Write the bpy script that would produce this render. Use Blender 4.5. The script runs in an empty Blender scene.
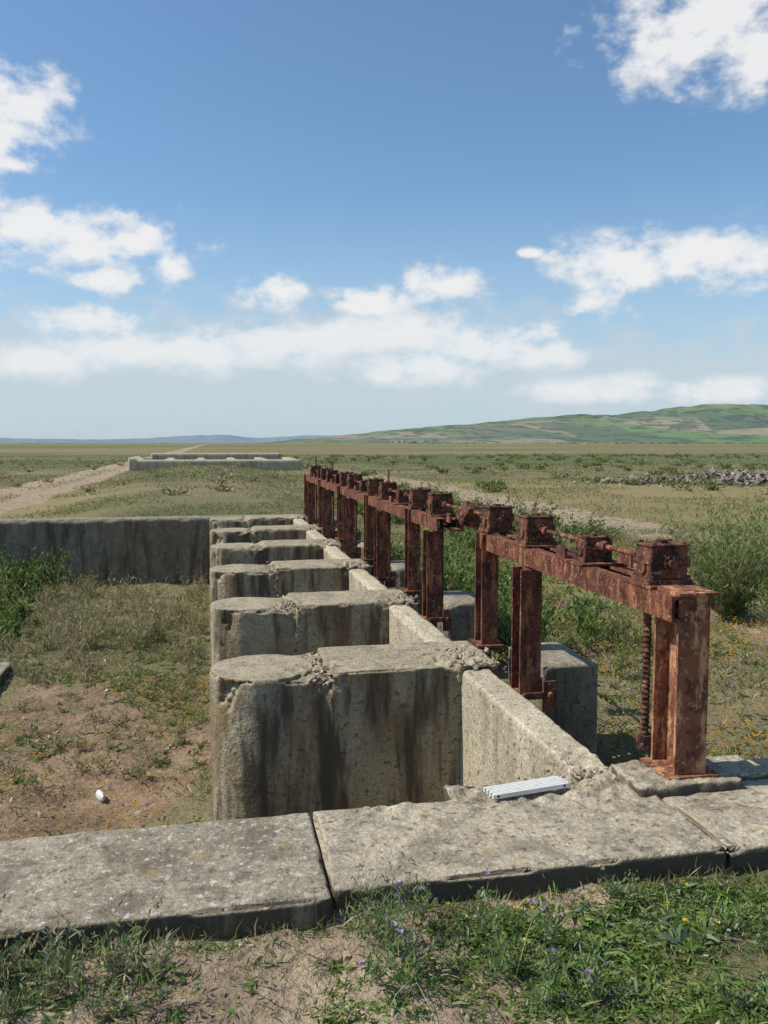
import bpy, bmesh, math, random
import numpy as np
from mathutils import Vector, Matrix
random.seed(7); rng=np.random.default_rng(7)
S=bpy.context.scene
S.view_settings.view_transform='Standard'
try: S.view_settings.look='None'
except: pass
S.view_settings.exposure=0; S.view_settings.gamma=1
PITCH=math.radians(4.64); YAW=math.radians(11.57); FPX=850.0; CZ=1.1
cd=bpy.data.cameras.new("camera"); cam=bpy.data.objects.new("camera",cd); S.collection.objects.link(cam)
cd.sensor_width=36; cd.lens=FPX*36/1024; cd.clip_start=.05; cd.clip_end=60000
cam.location=(0,0,CZ); cam.rotation_euler=(math.pi/2-PITCH,0,-YAW); S.camera=cam
def azel(u,v):
    d=Vector(((u-384)/FPX,-(v-512)/FPX,-1)); d.rotate(cam.rotation_euler); d.normalize()
    return math.atan2(d.x,d.y), math.asin(d.z)
# ---------------------------------------------------------------- noise
def hsh(i,j,k,s):
    v=np.sin(i*127.1+j*311.7+k*74.7+s*53.3)*43758.5453
    return v-np.floor(v)
def vn(x,y,z=0,s=0):
    x=np.asarray(x,float);y=np.asarray(y,float);z=np.asarray(z,float)+x*0
    i=np.floor(x);j=np.floor(y);k=np.floor(z);a=x-i;b=y-j;c=z-k
    a=a*a*(3-2*a);b=b*b*(3-2*b);c=c*c*(3-2*c);r=0
    for di in(0,1):
        for dj in(0,1):
            for dk in(0,1):
                w=(a if di else 1-a)*(b if dj else 1-b)*(c if dk else 1-c)
                r=r+w*hsh(i+di,j+dj,k+dk,s)
    return r
def fbm(x,y,z=0,o=3,s=0):
    r=0;A=.5;t=0
    for n in range(o):
        f=2.03**n
        r=r+A*vn(x*f,y*f,np.asarray(z)*f,s+n);t+=A;A*=.5
    return r/t
def ss(a,b,x):
    t=np.clip((x-a)/(b-a),0,1);return t*t*(3-2*t)
# ---------------------------------------------------------------- nodes
class M:
    def __init__(s,name,world=False):
        if world:
            s.m=bpy.data.worlds.new(name)
        else: s.m=bpy.data.materials.new(name)
        s.m.use_nodes=True; s.t=s.m.node_tree; s.t.nodes.clear()
    def n(s,typ,ins={},**kw):
        nd=s.t.nodes.new(typ)
        for k,v in kw.items(): setattr(nd,k,v)
        for k,v in ins.items(): s.set(nd.inputs[k],v)
        return nd
    def set(s,inp,v):
        if isinstance(v,bpy.types.NodeSocket): s.t.links.new(v,inp)
        elif isinstance(v,bpy.types.Node): s.t.links.new(v.outputs[0],inp)
        else:
            if isinstance(v,tuple) and len(v)==3 and inp.type=='RGBA': v=(*v,1)
            inp.default_value=v
    def ma(s,op,a,b=0.0,c=0.0,clamp=False):
        nd=s.t.nodes.new('ShaderNodeMath');nd.operation=op;nd.use_clamp=clamp
        s.set(nd.inputs[0],a);s.set(nd.inputs[1],b);s.set(nd.inputs[2],c);return nd.outputs[0]
    def mix(s,f,a,b,bt='MIX'):
        nd=s.t.nodes.new('ShaderNodeMix');nd.data_type='RGBA';nd.blend_type=bt
        s.set(nd.inputs[0],f);s.set(nd.inputs[6],a);s.set(nd.inputs[7],b);return nd.outputs[2]
    def ramp(s,v,a,b,lo=0.0,hi=1.0):
        nd=s.t.nodes.new('ShaderNodeMapRange');nd.interpolation_type='SMOOTHSTEP'
        s.set(nd.inputs[0],v);s.set(nd.inputs[1],a);s.set(nd.inputs[2],b);s.set(nd.inputs[3],lo);s.set(nd.inputs[4],hi);return nd.outputs[0]
    def noise(s,vec,scale,detail=4,rough=.55,out=0):
        nd=s.n('ShaderNodeTexNoise',{'Vector':vec,'Scale':scale,'Detail':detail,'Roughness':rough});return nd.outputs[out]
    def vscale(s,vec,sc):
        return s.n('ShaderNodeMapping',{'Vector':vec,'Scale':sc}).outputs[0]
    def bsdf(s,col,rough,bump=None,bd=.01,bs=.6,metal=0.0,trans=0.0,spec=.3):
        p=s.n('ShaderNodeBsdfPrincipled',{'Base Color':col,'Roughness':rough,'Metallic':metal,'Specular IOR Level':spec})
        if bump is not None:
            b=s.n('ShaderNodeBump',{'Height':bump,'Distance':bd,'Strength':bs}); s.set(p.inputs['Normal'],b.outputs[0])
        o=s.n('ShaderNodeOutputMaterial')
        s.set(o.inputs[0],p)
        return s.m
# concrete
def concrete(name,a=(.36,.32,.245),b=(.25,.22,.165),stain_shade=.7,lichen=.5,brown=.4,sw=(.46,.66)):
    m=M(name);P=m.n('ShaderNodeTexCoord').outputs['Object']
    big=m.noise(P,2.3,3); mid=m.noise(P,11,4,.65); fine=m.noise(P,75,3,.7)
    c=m.mix(m.ramp(big,.35,.65),b,a)
    c=m.mix(m.ramp(mid,.40,.68,0,.5),c,(.56,.49,.36))
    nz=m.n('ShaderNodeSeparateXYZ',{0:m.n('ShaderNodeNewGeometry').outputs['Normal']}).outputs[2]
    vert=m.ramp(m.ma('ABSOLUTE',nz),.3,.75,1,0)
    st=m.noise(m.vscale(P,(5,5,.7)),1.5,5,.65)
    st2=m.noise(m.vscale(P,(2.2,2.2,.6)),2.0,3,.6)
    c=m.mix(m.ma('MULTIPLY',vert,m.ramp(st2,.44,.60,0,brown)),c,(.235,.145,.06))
    c=m.mix(m.ma('MULTIPLY',vert,m.ramp(st,sw[0],sw[1],0,stain_shade)),c,(.065,.053,.037))
    top=m.ramp(nz,.5,.9)
    cr=m.noise(P,6,6,.75)
    c=m.mix(m.ma('MULTIPLY',top,m.ramp(cr,.44,.62,0,lichen)),c,(.15,.13,.095))
    sp=m.noise(P,36,3,.65)
    c=m.mix(m.ma('MULTIPLY',top,m.ramp(sp,.58,.64,0,lichen)),c,(.62,.58,.49))
    c=m.mix(m.ramp(sp,.36,.42,.75,0),c,(.09,.075,.055))
    lw=m.noise(P,14,4,.7)
    c=m.mix(m.ma('MULTIPLY',top,m.ramp(lw,.58,.66,0,lichen)),c,(.36,.26,.12))
    c=m.mix(m.ramp(fine,.42,.7,.45,.0),c,(.12,.10,.075))
    bump=m.ma('ADD',m.ma('MULTIPLY',fine,.5),mid)
    return m.bsdf(c,.95,bump,.02,.75,spec=.15)
MCp=concrete("concrete_pier_stained",a=(.49,.42,.28),b=(.36,.305,.20),stain_shade=.92,lichen=.45,brown=.8,sw=(.45,.60))
MCl=concrete("concrete_clean",a=(.70,.61,.43),b=(.60,.52,.37),stain_shade=.3,lichen=.3,brown=.3)
MCs=concrete("concrete_slab",a=(.40,.355,.265),b=(.27,.235,.175),stain_shade=.95,lichen=.85,sw=(.30,.46))  # front face: real staining, pushed darker so the colour also carries its shade
MCr=concrete("concrete_slab_light",a=(.56,.485,.35),b=(.43,.365,.26),stain_shade=.95,lichen=.6,sw=(.30,.46))  # vertical faces deepened beyond the stains, with front shade painted into the colour
MCd=concrete("concrete_dark",a=(.33,.285,.205),b=(.22,.19,.14),stain_shade=.85,lichen=.5)
def rustm(name,base,dark,orange,k=.5,dk=1.0):
    m=M(name);P=m.n('ShaderNodeTexCoord').outputs['Object']
    a=m.noise(P,7,6,.75);b=m.noise(P,30,5,.75);c2=m.noise(m.vscale(P,(13,13,3.5)),1.8,5,.7)
    c=m.mix(m.ramp(a,.42,.56,dk,0),base,dark)
    c=m.mix(m.ramp(c2,.49,.60,0,k),c,orange)
    c=m.mix(m.ramp(b,.53,.62,0,.7),c,(.25,.095,.045))
    c=m.mix(m.ramp(b,.36,.44,.8,0),c,(.035,.022,.02))
    c=m.mix(m.ramp(m.noise(P,55,3,.6),.61,.66,0,.6),c,(.48,.32,.21))
    return m.bsdf(c,.88,m.ma('ADD',b,a),.010,.9,spec=.15)
MR=rustm("rusty_red_paint",(.14,.05,.034),(.06,.028,.023),(.42,.18,.085),k=.6,dk=.9); MRo=rustm("rusty_orange_steel",(.26,.105,.058),(.10,.042,.03),(.58,.30,.16),.9,.8)
MRd=rustm("rusty_dark_iron",(.12,.052,.038),(.045,.026,.022),(.30,.135,.07),.55)
m=M("white_paint");P=m.n('ShaderNodeTexCoord').outputs['Object']
MW=m.bsdf(m.mix(m.ramp(m.noise(P,60,4),.5,.7,0,.5),(.68,.67,.62),(.45,.45,.41)),.45)
m=M("leaf");A=m.n('ShaderNodeAttribute',attribute_name='Col').outputs['Color']
d1=m.n('ShaderNodeBsdfDiffuse',{'Color':A});d2=m.n('ShaderNodeBsdfTranslucent',{'Color':A})
mx=m.n('ShaderNodeMixShader',{0:.38,1:d1,2:d2});m.n('ShaderNodeOutputMaterial',{0:mx});ML=m.m
# ---------------------------------------------------------------- mesh helpers
def link(name,me,mat=None,parent=None,smooth=False):
    o=bpy.data.objects.new(name,me);S.collection.objects.link(o)
    if mat: me.materials.append(mat)
    if parent: o.parent=parent
    return o
def empty(name):
    e=bpy.data.objects.new(name,None);S.collection.objects.link(e);return e
def tri_mesh(name,V,F,C,mat):
    me=bpy.data.meshes.new(name);nv=len(V);nf=len(F)
    me.vertices.add(nv);me.vertices.foreach_set('co',V.astype(np.float32).ravel())
    me.loops.add(nf*3);me.loops.foreach_set('vertex_index',F.astype(np.int32).ravel())
    me.polygons.add(nf);me.polygons.foreach_set('loop_start',np.arange(0,nf*3,3,dtype=np.int32))
    me.update(calc_edges=True)
    if C is not None:
        at=me.color_attributes.new('Col','FLOAT_COLOR','POINT')
        at.data.foreach_set('color',np.concatenate([C,np.ones((nv,1))],1).astype(np.float32).ravel())
    return link(name,me,mat)
def nrm(v): return v/np.maximum(np.linalg.norm(v,axis=1,keepdims=True),1e-9)
def box(bm,x0,x1,y0,y1,z0,z1,rot=None,bev=0):
    g=bmesh.ops.create_cube(bm,size=1);vs=g['verts']
    c=Vector(((x0+x1)/2,(y0+y1)/2,(z0+z1)/2))
    for v in vs:
        v.co=Vector((v.co.x*(x1-x0),v.co.y*(y1-y0),v.co.z*(z1-z0)))
        if rot: v.co=rot@v.co
        v.co+=c
    if bev:
        es={e for v in vs for e in v.link_edges}
        bmesh.ops.bevel(bm,geom=list(es),offset=bev,segments=2,affect='EDGES',profile=.5)
def cyl(bm,p,r,h,axis='Z',seg=16,r2=None):
    mt=Matrix.Translation(p)
    if axis=='Y': mt=mt@Matrix.Rotation(math.pi/2,4,'X')
    if axis=='X': mt=mt@Matrix.Rotation(math.pi/2,4,'Y')
    bmesh.ops.create_cone(bm,cap_ends=True,segments=seg,radius1=r,radius2=r if r2 is None else r2,depth=h,matrix=mt)
def weathered(name,build,mat,voxel,amp=.004,chip=.03,zones=(),seed=0,parent=None):
    bm=bmesh.new();build(bm);me=bpy.data.meshes.new(name);bm.to_mesh(me);bm.free()
    o=bpy.data.objects.new(name,me);S.collection.objects.link(o)
    md=o.modifiers.new('r','REMESH');md.mode='VOXEL';md.voxel_size=voxel
    dg=bpy.context.evaluated_depsgraph_get();m2=bpy.data.meshes.new_from_object(o.evaluated_get(dg))
    o.modifiers.clear();o.data=m2;bpy.data.meshes.remove(me);m2.name=name
    n=len(m2.vertices);co=np.empty(n*3,np.float32);m2.vertices.foreach_get('co',co);co=co.reshape(-1,3).astype(float)
    no=np.empty(n*3,np.float32);m2.vertex_normals.foreach_get('vector',no);no=no.reshape(-1,3).astype(float)
    x,y,z=co.T
    d=amp*(fbm(x*9,y*9,z*9,3,seed)-.5)*2
    mx=np.max(np.abs(no),axis=1);edge=ss(.97,.8,mx)*ss(-.5,-.2,z)
    nn=fbm(x*8,y*8,z*8,4,seed+5)
    d-=edge*chip*(ss(.50,.70,nn)+.03)
    for (zx,zy,r,a) in zones:
        w=np.exp(-((x-zx)**2+(y-zy)**2)/(r*r))*ss(-.12,-.02,z)
        d+=w*a*((vn(x*28,y*28,z*28,seed+3)-.62)*1.3+(vn(x*60,y*60,z*60,seed+4)-.5)*.6)
    co+=no*d[:,None]
    m2.vertices.foreach_set('co',co.astype(np.float32).ravel());m2.update()
    m2.materials.clear();m2.materials.append(mat)
    m2.polygons.foreach_set('use_smooth',[True]*len(m2.polygons))
    if parent:o.parent=parent
    return o
# ---------------------------------------------------------------- terrain
WY=13.0
def hz(x,y):
    x=np.asarray(x,float);y=np.asarray(y,float)
    n1=(fbm(x*1.3,y*1.3,0,3,1)-.5);n2=(fbm(x*7,y*7,0,3,2)-.5)
    front=-.065-.05*np.clip(1.9-y,0,3)-.01*ss(0,-1.2,x)+.03*(fbm(x*18,y*18,0,2,5)-.5)
    basin=-1.02+.12*n1
    right=-.55+.02*np.clip(x-3,0,10)
    far=-.6+0*x
    tr=ss(2.1,2.4+np.clip(x-2.5,0,9)*.8,y)
    R=front*(1-tr)+right*tr
    R=R*(1-ss(12,17,y))+far*ss(12,17,y)
    tb=ss(2.15,2.3,y)
    tw=ss(WY+.08,WY+.25,y)
    bank=far+(.38*np.exp(-((x+.2)/3.0)**4))*ss(62,50,y)
    B=front*(1-tb)+basin*tb
    side=ss(-9,-8,x)
    B=B*side+(-.5)*(1-side)*ss(2.2,4,y)+front*(1-side)*(1-ss(2.2,4,y))
    B=B*(1-tw)+bank*tw
    sx=ss(1.2,1.32,x)
    z=B*(1-sx)+R*sx
    beyond=ss(14,16,y); z=z*(1-beyond)+bank*beyond
    damp=1/(1+np.maximum(np.abs(x),np.abs(y))/400)
    z=z+.05*n1*1.2*damp+.028*n2*ss(40,10,np.hypot(x,y))
    z=z+.25*(fbm(x*.05,y*.05,0,2,9)-.5)*ss(25,60,np.hypot(x,y))*damp
    return z
def dirtf(x,y):
    w=(fbm(x*.5,y*.5,0,3,21)-.5);w2=fbm(x*2.6,y*2.6,0,3,22)-.5
    d=0
    xr=x+w*.8
    for c,hw in((-5.35,.42),(-7.1,.45)):
        d=np.maximum(d,ss(hw+.25,hw-.15,np.abs(xr-c))*ss(8,14,y))
    d=np.maximum(d,.55*ss(1.6,.9,np.abs(xr+6.2))*ss(8,14,y))
    d=np.maximum(d,.8*ss(1.5,.7,np.abs(xr-8.2)+w2*.8)*ss(8,13,y)*(.35+.65*ss(60,25,y)))
    d=np.maximum(d,.9*ss(.6,.35,np.abs(xr-(4.2+.25*(y-4))))*ss(1,3,y)*ss(12,9,y))
    d=np.maximum(d,ss(1.15,.5,np.hypot((x+1.05)/.9,(y-6.3)/2.4)+w*1.6+w2*2.0)*(y<12.9))
    fg=ss(.50,.62,fbm(x*2.2+3,y*3.0,0,4,24)+.12*ss(.7,0,np.abs(x-.25))-.05*ss(.6,1.2,x))*(y<2.1)
    d=np.maximum(d,fg)
    return np.clip(d,0,1)
def axis(lo,hi,st,outlo,outhi,g=1.09):
    a=list(np.arange(lo,hi,st));s=st;v=a[-1]
    while v<outhi: s*=g;v+=s;a.append(v)
    s=st;v=lo;b=[]
    while v>outlo: s*=g;v-=s;b.append(v)
    return np.array(b[::-1]+a)
xs=axis(-4,5,.04,-15000,15000);ys=np.concatenate([np.arange(.9,2,.02),axis(2.0,14,.045,1.9,16000)]);ys=np.unique(np.concatenate([-np.geomspace(4000,1,40),ys]))
X,Y=np.meshgrid(xs,ys);Z=hz(X,Y);nx,ny=len(xs),len(ys)
V=np.stack([X.ravel(),Y.ravel(),Z.ravel()],1)
idx=np.arange(nx*ny).reshape(ny,nx)
a,b,c,d=idx[:-1,:-1].ravel(),idx[:-1,1:].ravel(),idx[1:,1:].ravel(),idx[1:,:-1].ravel()
F=np.concatenate([np.stack([a,b,c],1),np.stack([a,c,d],1)])
D=dirtf(X.ravel(),Y.ravel());bas=((Y.ravel()<WY)&(X.ravel()<1.3)&(Y.ravel()>2.2)).astype(float)
C=np.stack([D,bas,np.zeros_like(D)],1)
m=M("ground_soil_grass");P=m.n('ShaderNodeTexCoord').outputs['Object']
A=m.n('ShaderNodeSeparateColor',{0:m.n('ShaderNodeAttribute',attribute_name='Col').outputs['Color']})
n1=m.noise(P,.35,4,.6);n2=m.noise(P,3.2,5,.65);n3=m.noise(P,26,5,.7);n4=m.noise(m.vscale(P,(.02,.07,1)),1.0,6,.7)
n5=m.noise(m.vscale(P,(.002,.012,1)),1.0,5,.6)
grass=m.mix(m.ramp(n1,.35,.65),(.12,.13,.05),(.20,.185,.09))
grass=m.mix(m.ramp(n2,.35,.65,0,.7),grass,(.19,.15,.085))
grass=m.mix(m.ramp(n4,.48,.60,0,.7),grass,(.25,.205,.115))
grass=m.mix(m.ramp(n4,.38,.46,.7,0),grass,(.085,.105,.04))
grass=m.mix(m.ramp(n5,.55,.66,0,.6),grass,(.32,.25,.12))
grass=m.mix(m.ramp(n5,.34,.44,.65,0),grass,(.09,.12,.045))
soil=m.mix(m.ramp(n2,.35,.65),(.27,.20,.135),(.42,.33,.225))
soilb=m.mix(m.ramp(n2,.35,.65),(.19,.125,.075),(.31,.215,.135))
soil=m.mix(A.outputs[1],soil,soilb)
soil=m.mix(m.ramp(n3,.5,.72,0,.6),soil,(.46,.38,.27))
c=m.mix(m.ramp(m.ma('ADD',A.outputs[0],m.ma('MULTIPLY',m.ma('SUBTRACT',n2,.5),1.3)),.25,.7),grass,soil)
c=m.mix(m.ramp(n3,.32,.5,.6,0),c,(.09,.07,.045))
MG=m.bsdf(c,.95,m.ma('ADD',n3,m.ma('MULTIPLY',n2,1.5)),.035,.9,spec=.1)
g=tri_mesh("ground",V,F,C,MG);g.data.polygons.foreach_set('use_smooth',[True]*len(g.data.polygons))
# ---------------------------------------------------------------- vegetation engine
class Veg:
    def __init__(s): s.V=[];s.F=[];s.C=[];s.n=0
    def add(s,base,dr,L,W,bend,col):
        n=len(base);dr=nrm(dr);L=np.broadcast_to(L,(n,));W=np.broadcast_to(W,(n,))
        r=rng.normal(size=(n,3));side=nrm(np.cross(dr,r))
        bv=rng.normal(size=(n,3));bv[:,2]=-np.abs(bv[:,2])*.6;bv=nrm(bv)*bend*L[:,None]
        mid=base+dr*(L*.55)[:,None]+bv*.25;tip=base+dr*L[:,None]+bv
        w=W[:,None]
        vv=np.stack([base-side*w*.3,base+side*w*.3,mid-side*w*.5,mid+side*w*.5,tip],1).reshape(-1,3)
        b=(np.arange(n)*5)[:,None]+s.n
        f=np.concatenate([b+[0,1,3],b+[0,3,2],b+[2,3,4]],1).reshape(-1,3)
        s.V.append(vv);s.F.append(f);s.C.append(np.repeat(col,5,0));s.n+=n*5
    def obj(s,name): return tri_mesh(name,np.concatenate(s.V),np.concatenate(s.F),np.concatenate(s.C),ML)
PAL={'green':[(.15,.24,.055),(.20,.29,.075),(.11,.19,.045),(.25,.30,.11)],
'olive':[(.20,.205,.085),(.25,.235,.11),(.155,.17,.07),(.29,.255,.14)],
'dry':[(.46,.38,.235),(.37,.29,.18),(.56,.48,.33),(.27,.20,.13)],
'grey':[(.22,.28,.17),(.30,.35,.23),(.16,.21,.12)],
'dark':[(.06,.105,.03),(.08,.14,.04),(.10,.16,.05)],
'yellow':[(.75,.52,.02),(.8,.6,.04)],'orange':[(.66,.34,.05),(.58,.38,.06)],'purple':[(.34,.22,.40),(.45,.33,.5)],'white':[(.7,.7,.65)]}
def cols(n,names,probs=None):
    pal=np.array([c for k in names for c in PAL[k]])
    pr=None
    if probs is not None:
        pr=np.concatenate([[p/len(PAL[k])]*len(PAL[k]) for k,p in zip(names,probs)]);pr=pr/pr.sum()
    return pal[rng.choice(len(pal),n,p=pr)]*rng.uniform(.75,1.2,(n,1))
def ground(xy): return np.column_stack([xy,hz(xy[:,0],xy[:,1])])
def blocked(x,y):
    b=(y>1.95)&(y<2.6)&(x<2.75)
    b|=(x>-.05)&(x<1.95)&(y>2.3)&(y<13.1)
    b|=(y>12.95)&(y<13.4)&(x<1.4)
    return b
def scatter(n,x0,x1,y0,y1,clump=4,thr=.45,seed=0,dirtk=1.0):
    x=rng.uniform(x0,x1,n);y=rng.uniform(y0,y1,n)
    p=ss(thr-.1,thr+.1,fbm(x*clump,y*clump,0,3,seed))*(1-dirtk*dirtf(x,y))
    k=(rng.random(n)<p+.03)&~blocked(x,y)
    return np.stack([x[k],y[k]],1)
def grass(v,xy,h0,h1,w,names,probs=None,lean=.45,bend=.35):
    n=len(xy);b=ground(xy);b[:,2]-=.008
    dr=rng.normal(size=(n,3))*lean;dr[:,2]=1
    hv=(.4+1.2*fbm(xy[:,0]*2.5,xy[:,1]*2.5,0,2,77))
    v.add(b,dr,rng.uniform(h0,h1,n)*hv,w*rng.uniform(.6,1.4,n),bend,cols(n,names,probs))
def rosette(v,xy,nl,L,W,names,up=.5):
    n=len(xy);b=np.repeat(ground(xy),nl,0);N=len(b);a=rng.uniform(0,6.283,N)
    dr=np.stack([np.cos(a),np.sin(a),rng.uniform(.1,1,N)*up*2],1)
    sz=np.repeat(rng.uniform(.6,1.3,n),nl)
    b+=rng.normal(size=(N,3))*[.012,.012,.003]
    v.add(b,dr,L*sz*rng.uniform(.5,1.2,N),W*sz*rng.uniform(.7,1.2,N),.45,cols(N,names)*np.repeat(rng.uniform(.75,1.2,(n,1)),nl,0))
def bushy(v,pos,stems,h,spread,nl,L,W,names,stemcol='dry',sw=.004,flower=None,fl=0):
    for p in pos:
        k=rng.uniform(.6,1.25);a=rng.uniform(0,6.283,stems);s=rng.uniform(.05,1,stems)**.7*spread*k;H=h*k*rng.uniform(.45,1,stems)
        base=np.repeat(np.array([[*p,float(hz(p[0],p[1]))]]),stems,0)
        top=base+np.stack([np.cos(a)*s,np.sin(a)*s,H],1)
        dv=top-base;ln=np.linalg.norm(dv,axis=1)
        v.add(base,dv,ln,sw,.06,cols(stems,[stemcol]))
        t=rng.uniform(.12,1.02,(stems,nl));q=(base[:,None]+dv[:,None]*t[...,None]).reshape(-1,3)
        N=len(q);dr=rng.normal(size=(N,3));dr[:,2]=np.abs(dr[:,2])*.6+.3
        dr=nrm(dr)+.5*np.repeat(nrm(dv),nl,0)
        q=q+rng.normal(size=(N,3))*L*.35
        v.add(q,dr,L*rng.uniform(.5,1.3,N)*(1.25-.6*t.ravel()),W*rng.uniform(.6,1.3,N),.3,cols(N,names))
        if flower:
            m_=top[rng.choice(stems,min(fl,stems),replace=False)];discs(v,m_,.010,flower)
def discs(v,P,r,name):
    for i in range(5):
        a=i*1.2566+rng.uniform(0,.3,len(P));dr=np.stack([np.cos(a),np.sin(a),np.full(len(P),.35)],1)
        v.add(P.copy(),dr,r*rng.uniform(.8,1.2,len(P)),r*.9,.1,cols(len(P),[name]))
# foreground
v=Veg()
grass(v,scatter(120000,-1.6,2.6,1.15,1.99,clump=3.2,thr=.43,seed=31,dirtk=.9),.012,.042,.0028,['green','olive','dry','grey'],[.55,.2,.15,.1],lean=1.0)
rosette(v,scatter(3800,-1.4,2.6,1.15,1.99,clump=3.5,thr=.43,seed=32,dirtk=.85),18,.028,.0052,['green','grey'],.45)
rosette(v,scatter(5200,.2,2.6,1.15,1.97,clump=3,thr=.40,seed=33,dirtk=.8),16,.024,.0058,['green'],.4)
rosette(v,scatter(160,-.8,2.4,1.2,1.95,clump=2,thr=.4,seed=36,dirtk=.5),22,.055,.008,['green','grey'],.45)
grass(v,np.column_stack([rng.uniform(-1.8,2.6,2600),2.0-np.abs(rng.normal(0,.04,2600))-.01]),.02,.06,.003,['green','dry','olive'])
grass(v,scatter(900,-1.6,2.6,1.2,1.98,thr=.3,seed=37,dirtk=.2),.06,.15,.0018,['dry'],lean=1.2)
v.obj("foreground_grass")
v=Veg()
P=[(rng.uniform(-1.0,-.1),rng.uniform(1.66,1.93)) for _ in range(34)]
bushy(v,P,8,.15,.10,20,.026,.0045,['grey','green','dry'],sw=.002)
P=[(rng.uniform(.3,.8),rng.uniform(1.6,1.93)) for _ in range(13)]
bushy(v,P,6,.17,.08,20,.028,.0045,['grey','green'],sw=.002,flower='purple',fl=1)
P=[(rng.uniform(1.0,2.2),rng.uniform(1.5,1.95)) for _ in range(16)]
bushy(v,P,6,.07,.06,16,.022,.006,['green','grey'],sw=.002)
v.obj("thistle_weeds")
v=Veg();xy=scatter(500,-1.,2.4,1.2,1.95,seed=35,thr=.4);xy=xy[:110];b=ground(xy);b[:,2]+=rng.uniform(.03,.06,len(b));discs(v,b[:75],.007,'yellow');discs(v,b[75:],.006,'white')
v.obj("small_daisies")
# basin
v=Veg()
xy=scatter(95000,-4.8,0,2.6,12.95,clump=1.5,thr=.44,seed=41,dirtk=.82)
grass(v,xy,.025,.11,.006,['olive','dry','green'],[.38,.32,.30],lean=.9)
rosette(v,scatter(3400,-4.5,0,2.6,10,clump=1.6,thr=.45,seed=42,dirtk=.6),14,.06,.010,['green','olive'],.5)
P=[(rng.uniform(-4.2,-.1),rng.uniform(8.8,12.9)) for _ in range(100)]
bushy(v,P,8,.34,.22,14,.08,.009,['olive','dry','green'],sw=.006)
P=[(rng.uniform(-2.2,-.15),rng.uniform(7.6,11.5)) for _ in range(55)]
bushy(v,P,9,.38,.2,10,.06,.008,['dry','olive'],sw=.006)
P=[(rng.uniform(-2.4,-.1),rng.uniform(3.5,7.5)) for _ in range(50)]
bushy(v,P,7,.12,.12,12,.04,.008,['olive','green','dry'],sw=.004)
v.obj("basin_grass")
v=Veg()
for i in range(56):
    P=[(rng.uniform(-4.2,-1.5) if i%3 else rng.uniform(-4.2,-2.6),rng.uniform(10.2,12.8))]
    bushy(v,P,11,rng.uniform(.3,.75),.32,22,.085,.022,['dark','dark','green'],sw=.008)
P=[(rng.uniform(-3.3,-2.0),rng.uniform(8.5,10.2)) for _ in range(14)]
bushy(v,P,9,.28,.25,20,.07,.018,['dark','green'],sw=.008)
v.obj("green_weeds")
v=Veg();xy=scatter(4200,-4,0,2.7,7.5,clump=1.4,thr=.45,seed=44,dirtk=.3);b=ground(xy);b[:,2]+=rng.uniform(.02,.10,len(b));discs(v,b,.011,'orange');v.obj("orange_flowers")
# right meadow
v=Veg()
grass(v,scatter(145000,1.6,9,2.5,15,clump=.9,thr=.42,seed=51,dirtk=.9),.03,.12,.007,['olive','dry','green'],[.42,.30,.28],lean=.9)
rosette(v,scatter(2600,1.9,7,2.6,12,clump=1,thr=.45,seed=52),14,.07,.011,['green','olive'],.5)
P=[(rng.uniform(2.0,3.4),rng.uniform(5.2,11.5)) for _ in range(50)]
bushy(v,P,8,.34,.25,18,.07,.011,['olive','green'],sw=.006,flower='purple',fl=2)
P=[(rng.uniform(1.95,3.0),rng.uniform(6.0,10.5)) for _ in range(46)]
bushy(v,P,9,.58,.28,24,.08,.018,['green','green','dark'],sw=.007)
v.obj("meadow_grass")
v=Veg();xy=scatter(15000,1.8,7,2.7,12,clump=.8,thr=.42,seed=54,dirtk=.2);b=ground(xy);b[:,2]+=rng.uniform(.03,.11,len(b));discs(v,b,.010,'orange')
xy=scatter(1600,1.8,5,2.7,10,clump=.8,thr=.5,seed=55);b=ground(xy);b[:,2]+=rng.uniform(.08,.16,len(b));discs(v,b,.011,'purple')
v.obj("orange_flowers")
# mid field
v=Veg()
def ring(n,r0,r1,a0,a1):
    r=np.exp(rng.uniform(np.log(r0),np.log(r1),n));a=rng.uniform(a0,a1,n)
    return np.stack([np.sin(a)*r,np.cos(a)*r],1)
xy=ring(200000,12,130,-.42,.78)
k=(~blocked(xy[:,0],xy[:,1]))&((xy[:,1]>13.4)|(xy[:,0]>1.6))&(rng.random(len(xy))>dirtf(xy[:,0],xy[:,1])*.95)&(fbm(xy[:,0]*.35,xy[:,1]*.35,0,4,61)+rng.normal(0,.05,len(xy))>.46)
xy=xy[k];dist=np.hypot(*xy.T);n=len(xy);b=ground(xy);b[:,2]-=.02
dr=rng.normal(size=(n,3))*.8;dr[:,2]=1
dryness=fbm(xy[:,0]*.12,xy[:,1]*.25,0,3,62)[:,None]
cc=np.where(dryness+rng.normal(0,.1,(n,1))>.52,cols(n,['dry','olive'],[.35,.65]),cols(n,['olive','green'],[.7,.3]))
v.add(b,dr,rng.uniform(.05,.18,n)*np.clip(dist/30,.8,1.1),.0006*dist+.002,.35,cc)
v.obj("field_grass")
v=Veg()
for i in range(64):
    x=rng.uniform(3.0,6.6);y=rng.uniform(11.5,24);bushy(v,[(x,y)],10,rng.uniform(.25,.6),.5,26,.10,.026,['dark','green','olive'],sw=.01)
v.obj("low_shrubs")
v=Veg()
for i in range(330):
    x=rng.uniform(4,75);y=rng.uniform(22,110);bushy(v,[(x,y)],9,rng.uniform(.12,.4),rng.uniform(.4,1.6),14,.16,.065,['olive','dark','olive','green'],sw=.02)
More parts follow.
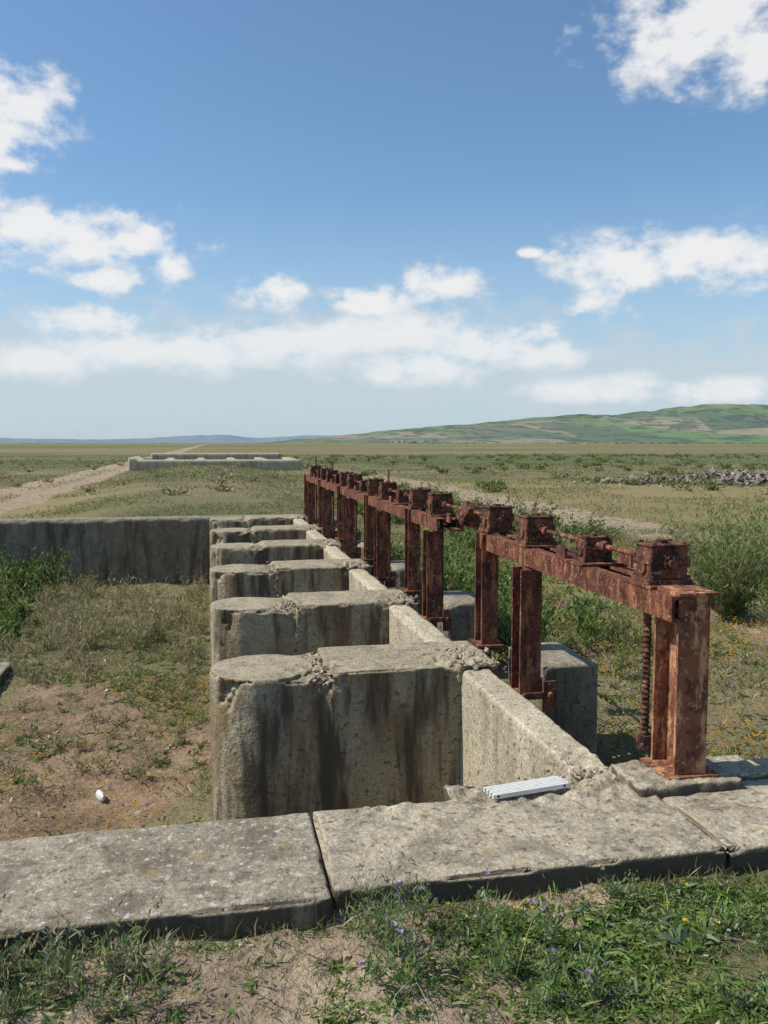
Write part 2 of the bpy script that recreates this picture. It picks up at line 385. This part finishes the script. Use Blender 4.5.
for i in range(90):
    x=rng.uniform(-28,3);y=rng.uniform(22,90);bushy(v,[(x,y)],8,rng.uniform(.1,.25),rng.uniform(.3,.9),12,.14,.05,['olive','dry'],sw=.02)
v.obj("scrub")
def tam(name,x,y,h,sp,stems):
    v=Veg();bushy(v,[(x,y)],stems,h,sp,48,.08,.010,['green','olive','green'],sw=.007)
    bushy(v,[(x+.15,y+.1)],stems//2,h*.7,sp*1.1,60,.075,.011,['green','olive','dark'],sw=.005);v.obj(name)
tam("tamarisk_bush",4.6,6.9,1.1,.6,110)
tam("tamarisk_bush",5.5,7.7,1.15,.8,100)
tam("tamarisk_bush",4.65,6.0,.6,.45,60)
# ---------------------------------------------------------------- concrete structure
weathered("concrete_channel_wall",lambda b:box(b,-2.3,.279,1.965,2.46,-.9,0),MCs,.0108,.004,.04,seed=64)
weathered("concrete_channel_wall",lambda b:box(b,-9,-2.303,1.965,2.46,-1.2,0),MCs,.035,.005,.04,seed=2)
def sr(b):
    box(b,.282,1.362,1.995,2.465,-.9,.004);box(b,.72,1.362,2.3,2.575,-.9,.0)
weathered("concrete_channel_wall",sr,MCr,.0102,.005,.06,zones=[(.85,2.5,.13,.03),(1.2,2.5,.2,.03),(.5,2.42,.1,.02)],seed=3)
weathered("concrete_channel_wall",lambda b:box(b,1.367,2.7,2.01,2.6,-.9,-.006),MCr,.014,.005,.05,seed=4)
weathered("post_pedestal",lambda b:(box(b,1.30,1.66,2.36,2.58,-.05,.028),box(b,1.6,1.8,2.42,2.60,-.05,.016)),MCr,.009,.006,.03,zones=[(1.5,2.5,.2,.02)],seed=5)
PITCHY=1.7;Y0=4.16
for k in range(6):
    yc=Y0+PITCHY*k
    def bp(b):
        cyl(b,(.235,yc,-.6),.252,1.2,seg=64)
        box(b,.235,.56,yc-.25,yc+.25,-1.2,-.012)
        box(b,.54,1.38,yc-.266,yc+.25,-1.2,.022)
        box(b,1.3,1.62,yc-.1,yc+.1,-1.2,-.4)
    vx=.0105 if k==0 else (.016 if k<3 else .025)
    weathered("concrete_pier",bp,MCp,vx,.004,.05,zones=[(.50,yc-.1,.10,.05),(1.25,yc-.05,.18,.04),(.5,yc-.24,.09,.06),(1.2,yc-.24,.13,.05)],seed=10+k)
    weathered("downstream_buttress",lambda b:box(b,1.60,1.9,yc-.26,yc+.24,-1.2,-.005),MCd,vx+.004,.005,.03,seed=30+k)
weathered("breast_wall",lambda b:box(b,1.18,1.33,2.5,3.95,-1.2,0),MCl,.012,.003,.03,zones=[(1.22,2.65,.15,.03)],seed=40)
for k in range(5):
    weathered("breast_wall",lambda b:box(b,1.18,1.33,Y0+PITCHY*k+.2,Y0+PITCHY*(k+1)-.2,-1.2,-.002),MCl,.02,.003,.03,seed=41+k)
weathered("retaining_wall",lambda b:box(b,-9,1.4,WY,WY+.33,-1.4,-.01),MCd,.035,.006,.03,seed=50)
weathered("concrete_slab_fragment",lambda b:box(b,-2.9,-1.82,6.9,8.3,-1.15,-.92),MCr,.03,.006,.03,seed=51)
def fs(b):
    box(b,-5,5.8,55,55.5,-1.4,.05)
    for i in range(6): box(b,-4.6+i*1.9,-4.1+i*1.9,55.4,59,-1.4,.12)
    box(b,-5,-4.6,55,62,-1.4,.2);box(b,-4,5,61,61.5,-1.4,.4)
weathered("distant_sluice_structure",fs,MCl,.12,.01,.03,seed=52)
def rubble(name,cx,cy,lx,ly,h,n,s0,s1,mat,z0=None):
    bm=bmesh.new()
    for i in range(n):
        x=random.gauss(0,.4);y=random.gauss(0,.4);t=max(0,1-(x*x+y*y))
        s=s0+(s1-s0)*random.random()**2;g=bmesh.ops.create_cube(bm,size=s*1.6) if i%2 else bmesh.ops.create_icosphere(bm,subdivisions=1,radius=s)
        px,py=cx+x*lx,cy+y*ly;pz=(float(hz(px,py)) if z0 is None else z0)+t*h*random.random()
        R=Matrix.Rotation(random.uniform(0,6.3),3,Vector((random.random(),random.random(),random.random()+.01)).normalized())
        sc=(random.uniform(.6,1.6),random.uniform(.6,1.3),random.uniform(.35,.9))
        for vv in g['verts']:
            c=vv.co*random.uniform(.7,1.25);vv.co=R@Vector((c.x*sc[0],c.y*sc[1],c.z*sc[2]))+Vector((px,py,pz))
    me=bpy.data.meshes.new(name);bm.to_mesh(me);bm.free();return link(name,me,mat)
m=M("rubble_mixed");P=m.n('ShaderNodeTexCoord').outputs['Object']
MRb=m.bsdf(m.mix(m.ramp(m.noise(P,1.3,4),.44,.62),(.14,.12,.085),(.40,.365,.31)),.9,m.noise(P,20),.02)
rubble("rubble_pile",22.3,32,5.2,2.4,.5,900,.04,.19,MRb)
rubble("rubble_pile",17.6,33,2.6,1.2,.3,140,.04,.15,MRb)
m=M("stone");P=m.n('ShaderNodeTexCoord').outputs['Object']
MSt=m.bsdf(m.mix(m.noise(P,9,5),(.22,.175,.12),(.50,.43,.32)),.9,m.noise(P,50),.01)
rubble("scattered_stones",.1,1.6,2.2,.6,0,320,.002,.012,MSt)
rubble("scattered_stones",-1.2,6,2.5,4,0,300,.006,.025,MSt)
for k in range(6):
    yc=Y0+PITCHY*k
    rubble("broken_concrete",1.28,yc-.08,.14,.24,.012,110,.003,.018,MSt,.012)
    rubble("broken_concrete",.50,yc,.08,.34,.006,90,.003,.015,MSt,-.014)
rubble("broken_concrete",1.2,2.56,.22,.06,.010,90,.002,.011,MSt,.002)
# ---------------------------------------------------------------- sluice gates
def fin(bm,name,mat,par,bev=True):
    me=bpy.data.meshes.new(name);bm.to_mesh(me);bm.free()
    return link(name,me,mat,par)
def Hpost(b,xc,yc,z0,z1,bx=.12,by=.16,t=.012):
    box(b,xc-bx/2,xc+bx/2,yc-by/2,yc-by/2+t,z0,z1)
    box(b,xc-bx/2,xc+bx/2,yc+by/2-t,yc+by/2,z0,z1)
    box(b,xc-t/2,xc+t/2,yc-by/2+t,yc+by/2-t,z0,z1)
def channel(b,x0,y0,y1,z0,z1,out,t=.01,fw=.055):
    box(b,x0-t/2,x0+t/2,y0,y1,z0,z1)
    a,c=(x0+t/2,x0+fw) if out>0 else (x0-fw,x0-t/2)
    box(b,a,c,y0,y1,z1-t,z1);box(b,a,c,y0,y1,z0,z0+t)
def screw(b,x,y,z0,z1,r=.016):
    n=int((z1-z0)/.009);prev=None;seg=12
    for i in range(n+1):
        rr=r if i%2 else r*.74;z=z0+(z1-z0)*i/n
        ring=[b.verts.new((x+math.cos(a*2*math.pi/seg)*rr,y+math.sin(a*2*math.pi/seg)*rr,z+.009*a/seg)) for a in range(seg)]
        if prev:
            for j in range(seg): b.faces.new((prev[j],prev[(j+1)%seg],ring[(j+1)%seg],ring[j]))
        prev=ring
    b.faces.new(prev)
def gearbox(b,x,y,z,s=.15,rot=None):
    q=bmesh.new()
    box(q,-s*.5,s*.5,-s*.42,s*.42,.012,s*.93,bev=.005)
    box(q,-s*.58,s*.58,-s*.52,s*.52,0,.014)
    box(q,-s*.55,s*.55,-s*.47,s*.47,s*.5,s*.5+.010)
    box(q,-s*.53,s*.53,-s*.45,s*.45,s*.93+.001,s*.99)
    for sg in(-1,1):
        cyl(q,(0,sg*s*.45,s*.52),s*.2,s*.1,'Y',18);cyl(q,(0,sg*s*.53,s*.52),s*.11,s*.14,'Y',14)
        for a in range(6):
            cyl(q,(math.cos(a*1.047)*s*.16,sg*s*.51,s*.52+math.sin(a*1.047)*s*.16),.005,.010,'Y',6)
        for sh in(-1,1):
            cyl(q,(sg*s*.5,sh*s*.42,s*.55),.007,.04,'Z',6);cyl(q,(sg*s*.4,sh*s*.34,s*1.0),.008,.012,'Z',6)
            cyl(q,(sg*s*.5,sh*s*.44,.02),.008,.016,'Z',6)
        cyl(q,(sg*s*.515,0,s*.4),s*.18,.012,'X',16)
    cyl(q,(0,0,s*1.02),s*.16,.016,'Z',14)
    T=Matrix.Translation((x,y,z))@(rot.to_4x4() if rot else Matrix())
    bmesh.ops.transform(q,matrix=T,verts=q.verts)
    me=bpy.data.meshes.new('t');q.to_mesh(me);q.free();b.from_mesh(me);bpy.data.meshes.remove(me)
ZT=.622
for k in range(6):
    dy=PITCHY*k;E=empty("sluice_gate")
    b=bmesh.new()
    if k==0:
        Hpost(b,1.50,2.485,.03,ZT-.004,.11,.15,.011);box(b,1.415,1.595,2.39,2.575,.027,.036)
        box(b,1.435,1.575,2.395,2.58,ZT-.003,ZT+.006);box(b,1.557,1.585,2.40,2.41,ZT-.05,ZT-.03)
        fin(b,"end_post",MRo,E);b=bmesh.new()
    yf=3.66+dy;yr=4.3+dy
    Hpost(b,1.42,yf,-.05,ZT-.095,.10,.12);box(b,1.35,1.49,yf-.09,yf+.09,-.06,-.045)
    Hpost(b,1.44,yr,.0,ZT-.002,.09,.12);box(b,1.37,1.51,yr-.09,yr+.09,.024,.034)
    box(b,1.47,1.53,yf-.1,yf-.088,-.12,.02);box(b,1.375,1.47,yf-.1,yf-.088,-.06,-.03)
    cyl(b,(1.5,yf-.11,-.04),.014,.03,'Y',6)
    fin(b,"guide_posts",MR,E)
    ys0=(2.402 if k==0 else 4.38+dy-PITCHY);ys1=4.36+dy
    if k==1: ys0=5.22
    b=bmesh.new()
    channel(b,1.42,ys0,ys1,ZT-.085,ZT-.004,1);channel(b,1.585,ys0+.17*(k==0),ys1,ZT-.085,ZT-.004,-1)
    yy=[2.63+dy,3.76+dy,3.16+dy]
    for q_ in yy:
        if q_>ys0: box(b,1.412,1.60,q_-.10,q_+.10,ZT-.0035,ZT+.006)
    fin(b,"crossbeam",MR,E)
    b=bmesh.new()
    rt=Matrix.Rotation(math.radians(random.uniform(-4,4)),3,'Z')
    gearbox(b,1.505,yy[0],ZT+.007,.132+random.uniform(0,.012),rt);gearbox(b,1.50,yy[1],ZT+.007,.13+random.uniform(0,.012))
    if k==1: gearbox(b,1.49,yy[2]-.05,ZT+.01,.11,Matrix.Rotation(.45,3,'X')@Matrix.Rotation(.3,3,'Y'))
    else: gearbox(b,1.505,yy[2],ZT+.007,.10)
    fin(b,"gearboxes",MRd,E)
    b=bmesh.new()
    cyl(b,(1.505,(yy[0]+yy[1])/2,ZT+.076),.010,yy[1]-yy[0],'Y',12)
    for q_ in(yy[0]+.13,yy[1]-.12,yy[2]+.10,yy[2]-.11): cyl(b,(1.505,q_,ZT+.076),.021,.035,'Y',12)
    box(b,1.587,1.599,yy[2]-.16,yy[2]-.06,ZT-.003,ZT+.065);box(b,1.416,1.428,yy[2]+.07,yy[2]+.16,ZT-.003,ZT+.05)
    if k in(0,3): cyl(b,(1.57,yy[2]-.02,ZT+.05),.009,.1,'Z',8)
    if k in(2,4,5): cyl(b,(1.505,yy[1],ZT+.19),.010,.12,'Z',8)
    fin(b,"drive_shaft",MR,E)
    b=bmesh.new();screw(b,1.475,yy[0]+.03,.04 if k==0 else -.5,ZT);screw(b,1.505,yy[1]-.02,-.02,ZT)
    cyl(b,(1.505,yy[1]-.02,-.05),.03,.07,'Z',12);cyl(b,(1.475,yy[0]+.03,.06 if k==0 else -.5),.028,.05,'Z',12)
    fin(b,"screw_stems",MRd,E)
    b=bmesh.new();box(b,1.49,1.502,yy[0]-.05,yy[1]+.05,-.95,-.45)
    for zz in(-.9,-.7,-.5): box(b,1.502,1.54,yy[0]-.05,yy[1]+.05,zz-.006,zz+.006)
    fin(b,"gate_leaf",MRd,E)
# ---------------------------------------------------------------- folding ruler
E=empty("folding_ruler");R=Matrix.Rotation(math.radians(9),3,'Z')
b=bmesh.new()
for i in range(7):
    q=bmesh.new();off=(i%2)*.006
    box(q,-.138+off,.132+off,-.034+i*.0098,-.034+i*.0098+.0078,0,.015,bev=.0015)
    bmesh.ops.transform(q,matrix=Matrix.Translation((.965,2.46,.01))@R.to_4x4(),verts=q.verts)
    me=bpy.data.meshes.new('t');q.to_mesh(me);q.free();b.from_mesh(me)
fin(b,"ruler_segments",MW,E)
m=M("dark_metal");MK=m.bsdf((.05,.05,.05),.4,metal=.8)
b=bmesh.new()
for sx in(-.12,.115):
    q=bmesh.new();cyl(q,(sx,0,.0085),.0045,.069,'Y',10)
    bmesh.ops.transform(q,matrix=Matrix.Translation((.965,2.46,.01))@R.to_4x4(),verts=q.verts)
    me=bpy.data.meshes.new('t');q.to_mesh(me);q.free();b.from_mesh(me)
fin(b,"hinge_pins",MK,E)
# plastic bottle in basin
b=bmesh.new()
prof=[(0,.0),(.028,0),(.03,.01),(.03,.07),(.027,.075),(.03,.08),(.03,.12),(.012,.15),(.012,.165),(0,.165)]
vs=[b.verts.new((r,0,z)) for r,z in prof];es=[b.edges.new((vs[i],vs[i+1])) for i in range(len(vs)-1)]
bmesh.ops.spin(b,geom=vs+es,cent=(0,0,0),axis=(0,0,1),angle=2*math.pi,steps=20)
bmesh.ops.remove_doubles(b,verts=b.verts,dist=.0005)
bx,by=-.70,5.3
bmesh.ops.transform(b,matrix=Matrix.Translation((bx,by,float(hz(bx,by))+.02))@Matrix.Rotation(.3,4,'Z')@Matrix.Rotation(1.35,4,'X')@Matrix.Scale(.6,4,(1,0,0)),verts=b.verts)
fin(b,"plastic_bottle",MW,None)
# ---------------------------------------------------------------- hills
def hills(name,pts,dist,depth,mat,seed,na=300,nr=30):
    us=[p[0] for p in pts];hs=[p[1] for p in pts]
    az=np.linspace(azel(us[0],443)[0],azel(us[-1],443)[0],na)
    u=384+FPX*np.tan(az-YAW);H=np.interp(u,us,hs)/FPX*dist
    t=np.linspace(0,1,nr);AZ,T=np.meshgrid(az,t);HH=np.broadcast_to(H,(nr,na))
    Rr=dist+(T-.5)*depth
    sh=np.where(T<.6,ss(0,.6,T),ss(1.0,.6,T))
    xx=np.sin(AZ)*Rr;yy=np.cos(AZ)*Rr
    nz_=fbm(xx/700,yy/700,0,5,seed)
    zz=HH*sh*(.72+.55*nz_*(.4+.6*(1-np.abs(T-.6))))-2+ (fbm(xx/300,yy/300,0,3,seed+1)-.5)*HH*.22*sh
    Vv=np.stack([xx.ravel(),yy.ravel(),zz.ravel()],1);idx=np.arange(nr*na).reshape(nr,na)
    a,b,c,d=idx[:-1,:-1].ravel(),idx[:-1,1:].ravel(),idx[1:,1:].ravel(),idx[1:,:-1].ravel()
    o=tri_mesh(name,Vv,np.concatenate([np.stack([a,b,c],1),np.stack([a,c,d],1)]),None,mat)
    o.data.polygons.foreach_set('use_smooth',[True]*len(o.data.polygons));return o
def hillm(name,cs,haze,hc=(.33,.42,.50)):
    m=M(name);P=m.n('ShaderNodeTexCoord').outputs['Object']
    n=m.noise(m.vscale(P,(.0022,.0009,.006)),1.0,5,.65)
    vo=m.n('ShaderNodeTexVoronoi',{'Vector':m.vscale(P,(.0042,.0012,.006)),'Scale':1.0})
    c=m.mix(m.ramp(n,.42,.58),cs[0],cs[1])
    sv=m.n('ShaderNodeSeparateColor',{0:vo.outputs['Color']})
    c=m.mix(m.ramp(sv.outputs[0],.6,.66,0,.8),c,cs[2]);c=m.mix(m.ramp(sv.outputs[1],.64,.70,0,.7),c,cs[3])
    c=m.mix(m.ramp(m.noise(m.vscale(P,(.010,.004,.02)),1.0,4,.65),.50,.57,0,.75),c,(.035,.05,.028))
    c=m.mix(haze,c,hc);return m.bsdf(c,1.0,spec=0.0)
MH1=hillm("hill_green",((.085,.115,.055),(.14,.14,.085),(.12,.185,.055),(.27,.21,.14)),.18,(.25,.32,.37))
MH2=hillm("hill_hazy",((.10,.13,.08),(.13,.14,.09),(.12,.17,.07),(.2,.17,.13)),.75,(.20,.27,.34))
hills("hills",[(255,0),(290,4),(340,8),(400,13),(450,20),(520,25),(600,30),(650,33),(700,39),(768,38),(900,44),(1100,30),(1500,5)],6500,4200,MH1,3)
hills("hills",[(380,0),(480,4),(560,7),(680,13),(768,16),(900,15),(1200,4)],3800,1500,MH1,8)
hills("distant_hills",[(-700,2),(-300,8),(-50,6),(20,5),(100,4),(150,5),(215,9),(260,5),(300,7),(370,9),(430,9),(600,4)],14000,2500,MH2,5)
v=Veg()
def blobs(u0,u1,dist,n,h):
    for i in range(n):
        az=azel(random.uniform(u0,u1),443)[0];r=dist*random.uniform(.9,1.15);x,y=math.sin(az)*r,math.cos(az)*r;z=float(hz(x,y))
        hh=h*random.uniform(.4,1)
        k=12;q=np.array([x,y,z+hh*.4])+rng.normal(size=(k,3))*[hh*.9,hh*.9,hh*.18]
        dr=rng.normal(size=(k,3));v.add(q,dr,hh*.5,hh*.5,.2,cols(k,['olive','dark'],[.5,.5])*.7+.03)
blobs(400,1000,2600,150,5.5);blobs(560,1000,1800,50,4);blobs(-300,300,4000,40,5)
v.obj("distant_trees")
b=bmesh.new()
for i in range(30):
    az=azel(random.gauss(425,18),443)[0];r=random.uniform(4400,4900);w=random.uniform(8,18);hh=random.uniform(7,15)
    x,y=math.sin(az)*r,math.cos(az)*r
    box(b,x-w/2,x+w/2,y-w/2,y+w/2,-3,hh);box(b,x-w*.2,x+w*.3,y-w*.2,y+w*.3,hh,hh+3)
m=M("whitewash");MWh=m.bsdf((.5,.48,.45),.9)
fin(b,"distant_village",MWh,None)
# ---------------------------------------------------------------- world
w=M("World",True);S.world=w.m
try: w.m.cycles.sampling_method='MANUAL';w.m.cycles.sample_map_resolution=256
except: pass
G=w.n('ShaderNodeTexCoord').outputs['Generated'];sp=w.n('ShaderNodeSeparateXYZ',{0:G})
az=w.ma('ARCTAN2',sp.outputs[0],sp.outputs[1]);el=w.ma('ARCSINE',sp.outputs[2])
AE=w.n('ShaderNodeCombineXYZ',{0:az,1:w.ma('MULTIPLY',el,1.5),2:0.0}).outputs[0]
nA=w.noise(AE,24,8,.58);nB=w.noise(w.n('ShaderNodeVectorMath',{0:AE,1:(3.1,1.7,.4)},operation='ADD').outputs[0],15,5,.55)
SUN_EL=math.radians(52);SUNV=Vector((-1,.12,0)).normalized()*math.cos(SUN_EL)+Vector((0,0,math.sin(SUN_EL)))
sky=w.n('ShaderNodeTexSky',sky_type='NISHITA',sun_disc=False,sun_elevation=SUN_EL,sun_rotation=math.atan2(SUNV.x,SUNV.y)%(2*math.pi),air_density=1.0,dust_density=.6,ozone_density=1.6,altitude=50)
CL=[(12,102,56,32),(-5,135,50,26),(75,238,100,30),(20,225,60,28),(130,238,44,24),(168,265,20,22),(15,165,26,12),(105,280,38,14),(275,291,38,17),(368,300,42,18),(442,285,42,22),(90,322,46,16),(715,25,100,56),(670,45,46,38),(760,50,50,34),(620,262,80,30),(690,255,95,28),(745,265,60,22),(600,302,30,15),(545,357,44,14),(630,383,32,11),(535,333,26,10),(480,350,56,20),(590,388,60,11),(715,390,44,11),(530,253,14,6),(-60,210,60,50),(860,250,90,30),(900,60,70,60),(-130,90,60,30),
 (200,352,90,18),(300,343,80,20),(385,335,80,24),(110,350,60,15),(420,365,80,18),(30,360,70,16)]
SOFT=[(250,368,340,50),(380,340,150,38),(90,372,200,46),(560,378,250,34),(-200,355,300,50),(1000,365,300,40)]
def acc(lst):
    cur=None
    for u,v_,su,sv in lst:
        a0,e0=azel(u,v_)
        X_=w.ma('MULTIPLY',w.ma('SUBTRACT',az,a0),FPX/su);Y_=w.ma('MULTIPLY',w.ma('SUBTRACT',el,e0),FPX/sv)
        d=w.ma('SQRT',w.ma('MULTIPLY_ADD',X_,X_,w.ma('MULTIPLY',Y_,Y_)))
        mm=w.ma('SUBTRACT',1.0,d)
        cur=mm if cur is None else w.ma('SMOOTH_MAX',cur,mm,.25)
    return cur
hard=acc(CL);soft=acc(SOFT)
dn=w.ma('MULTIPLY',w.ma('SUBTRACT',nA,.5),3.0)
low=w.ramp(el,.09,.16,.62,1.0)
Dh=w.ma('MULTIPLY',w.ramp(w.ma('ADD',w.ma('MAXIMUM',hard,-1.2),dn),-.2,.8),low)
Ds=w.ramp(w.ma('ADD',w.ma('MAXIMUM',soft,-1.2),w.ma('MULTIPLY',dn,1.0)),-.55,.6,0,.8)
den=w.ma('SUBTRACT',1.0,w.ma('MULTIPLY',w.ma('SUBTRACT',1.0,Dh),w.ma('SUBTRACT',1.0,w.ma('MULTIPLY',Ds,.85))))
shade=w.ramp(w.ma('ADD',w.ma('MULTIPLY',hard,.45),w.ma('ADD',nB,w.ma('MULTIPLY',nA,.5))),.5,1.0)
ccol=w.mix(shade,(5.7,6.35,7.0),(8.7,8.7,8.7))
skyc=w.mix(1.0,sky.outputs[0],(1.10,1.32,1.42),'MULTIPLY')
hzm=w.ramp(el,-.02,.30,.8,0.0)
skyc=w.mix(hzm,skyc,(4.9,6.1,7.1))
fc=w.mix(w.ma('MULTIPLY',den,.95),skyc,ccol)
bg=w.n('ShaderNodeBackground',{'Color':fc,'Strength':.1});w.n('ShaderNodeOutputWorld',{0:bg})
sl=bpy.data.lights.new("sun","SUN");sl.energy=4.9;sl.angle=math.radians(.5);sl.color=(1,.94,.84)
so=bpy.data.objects.new("sun",sl);S.collection.objects.link(so);so.rotation_euler=SUNV.to_track_quat('Z','Y').to_euler()
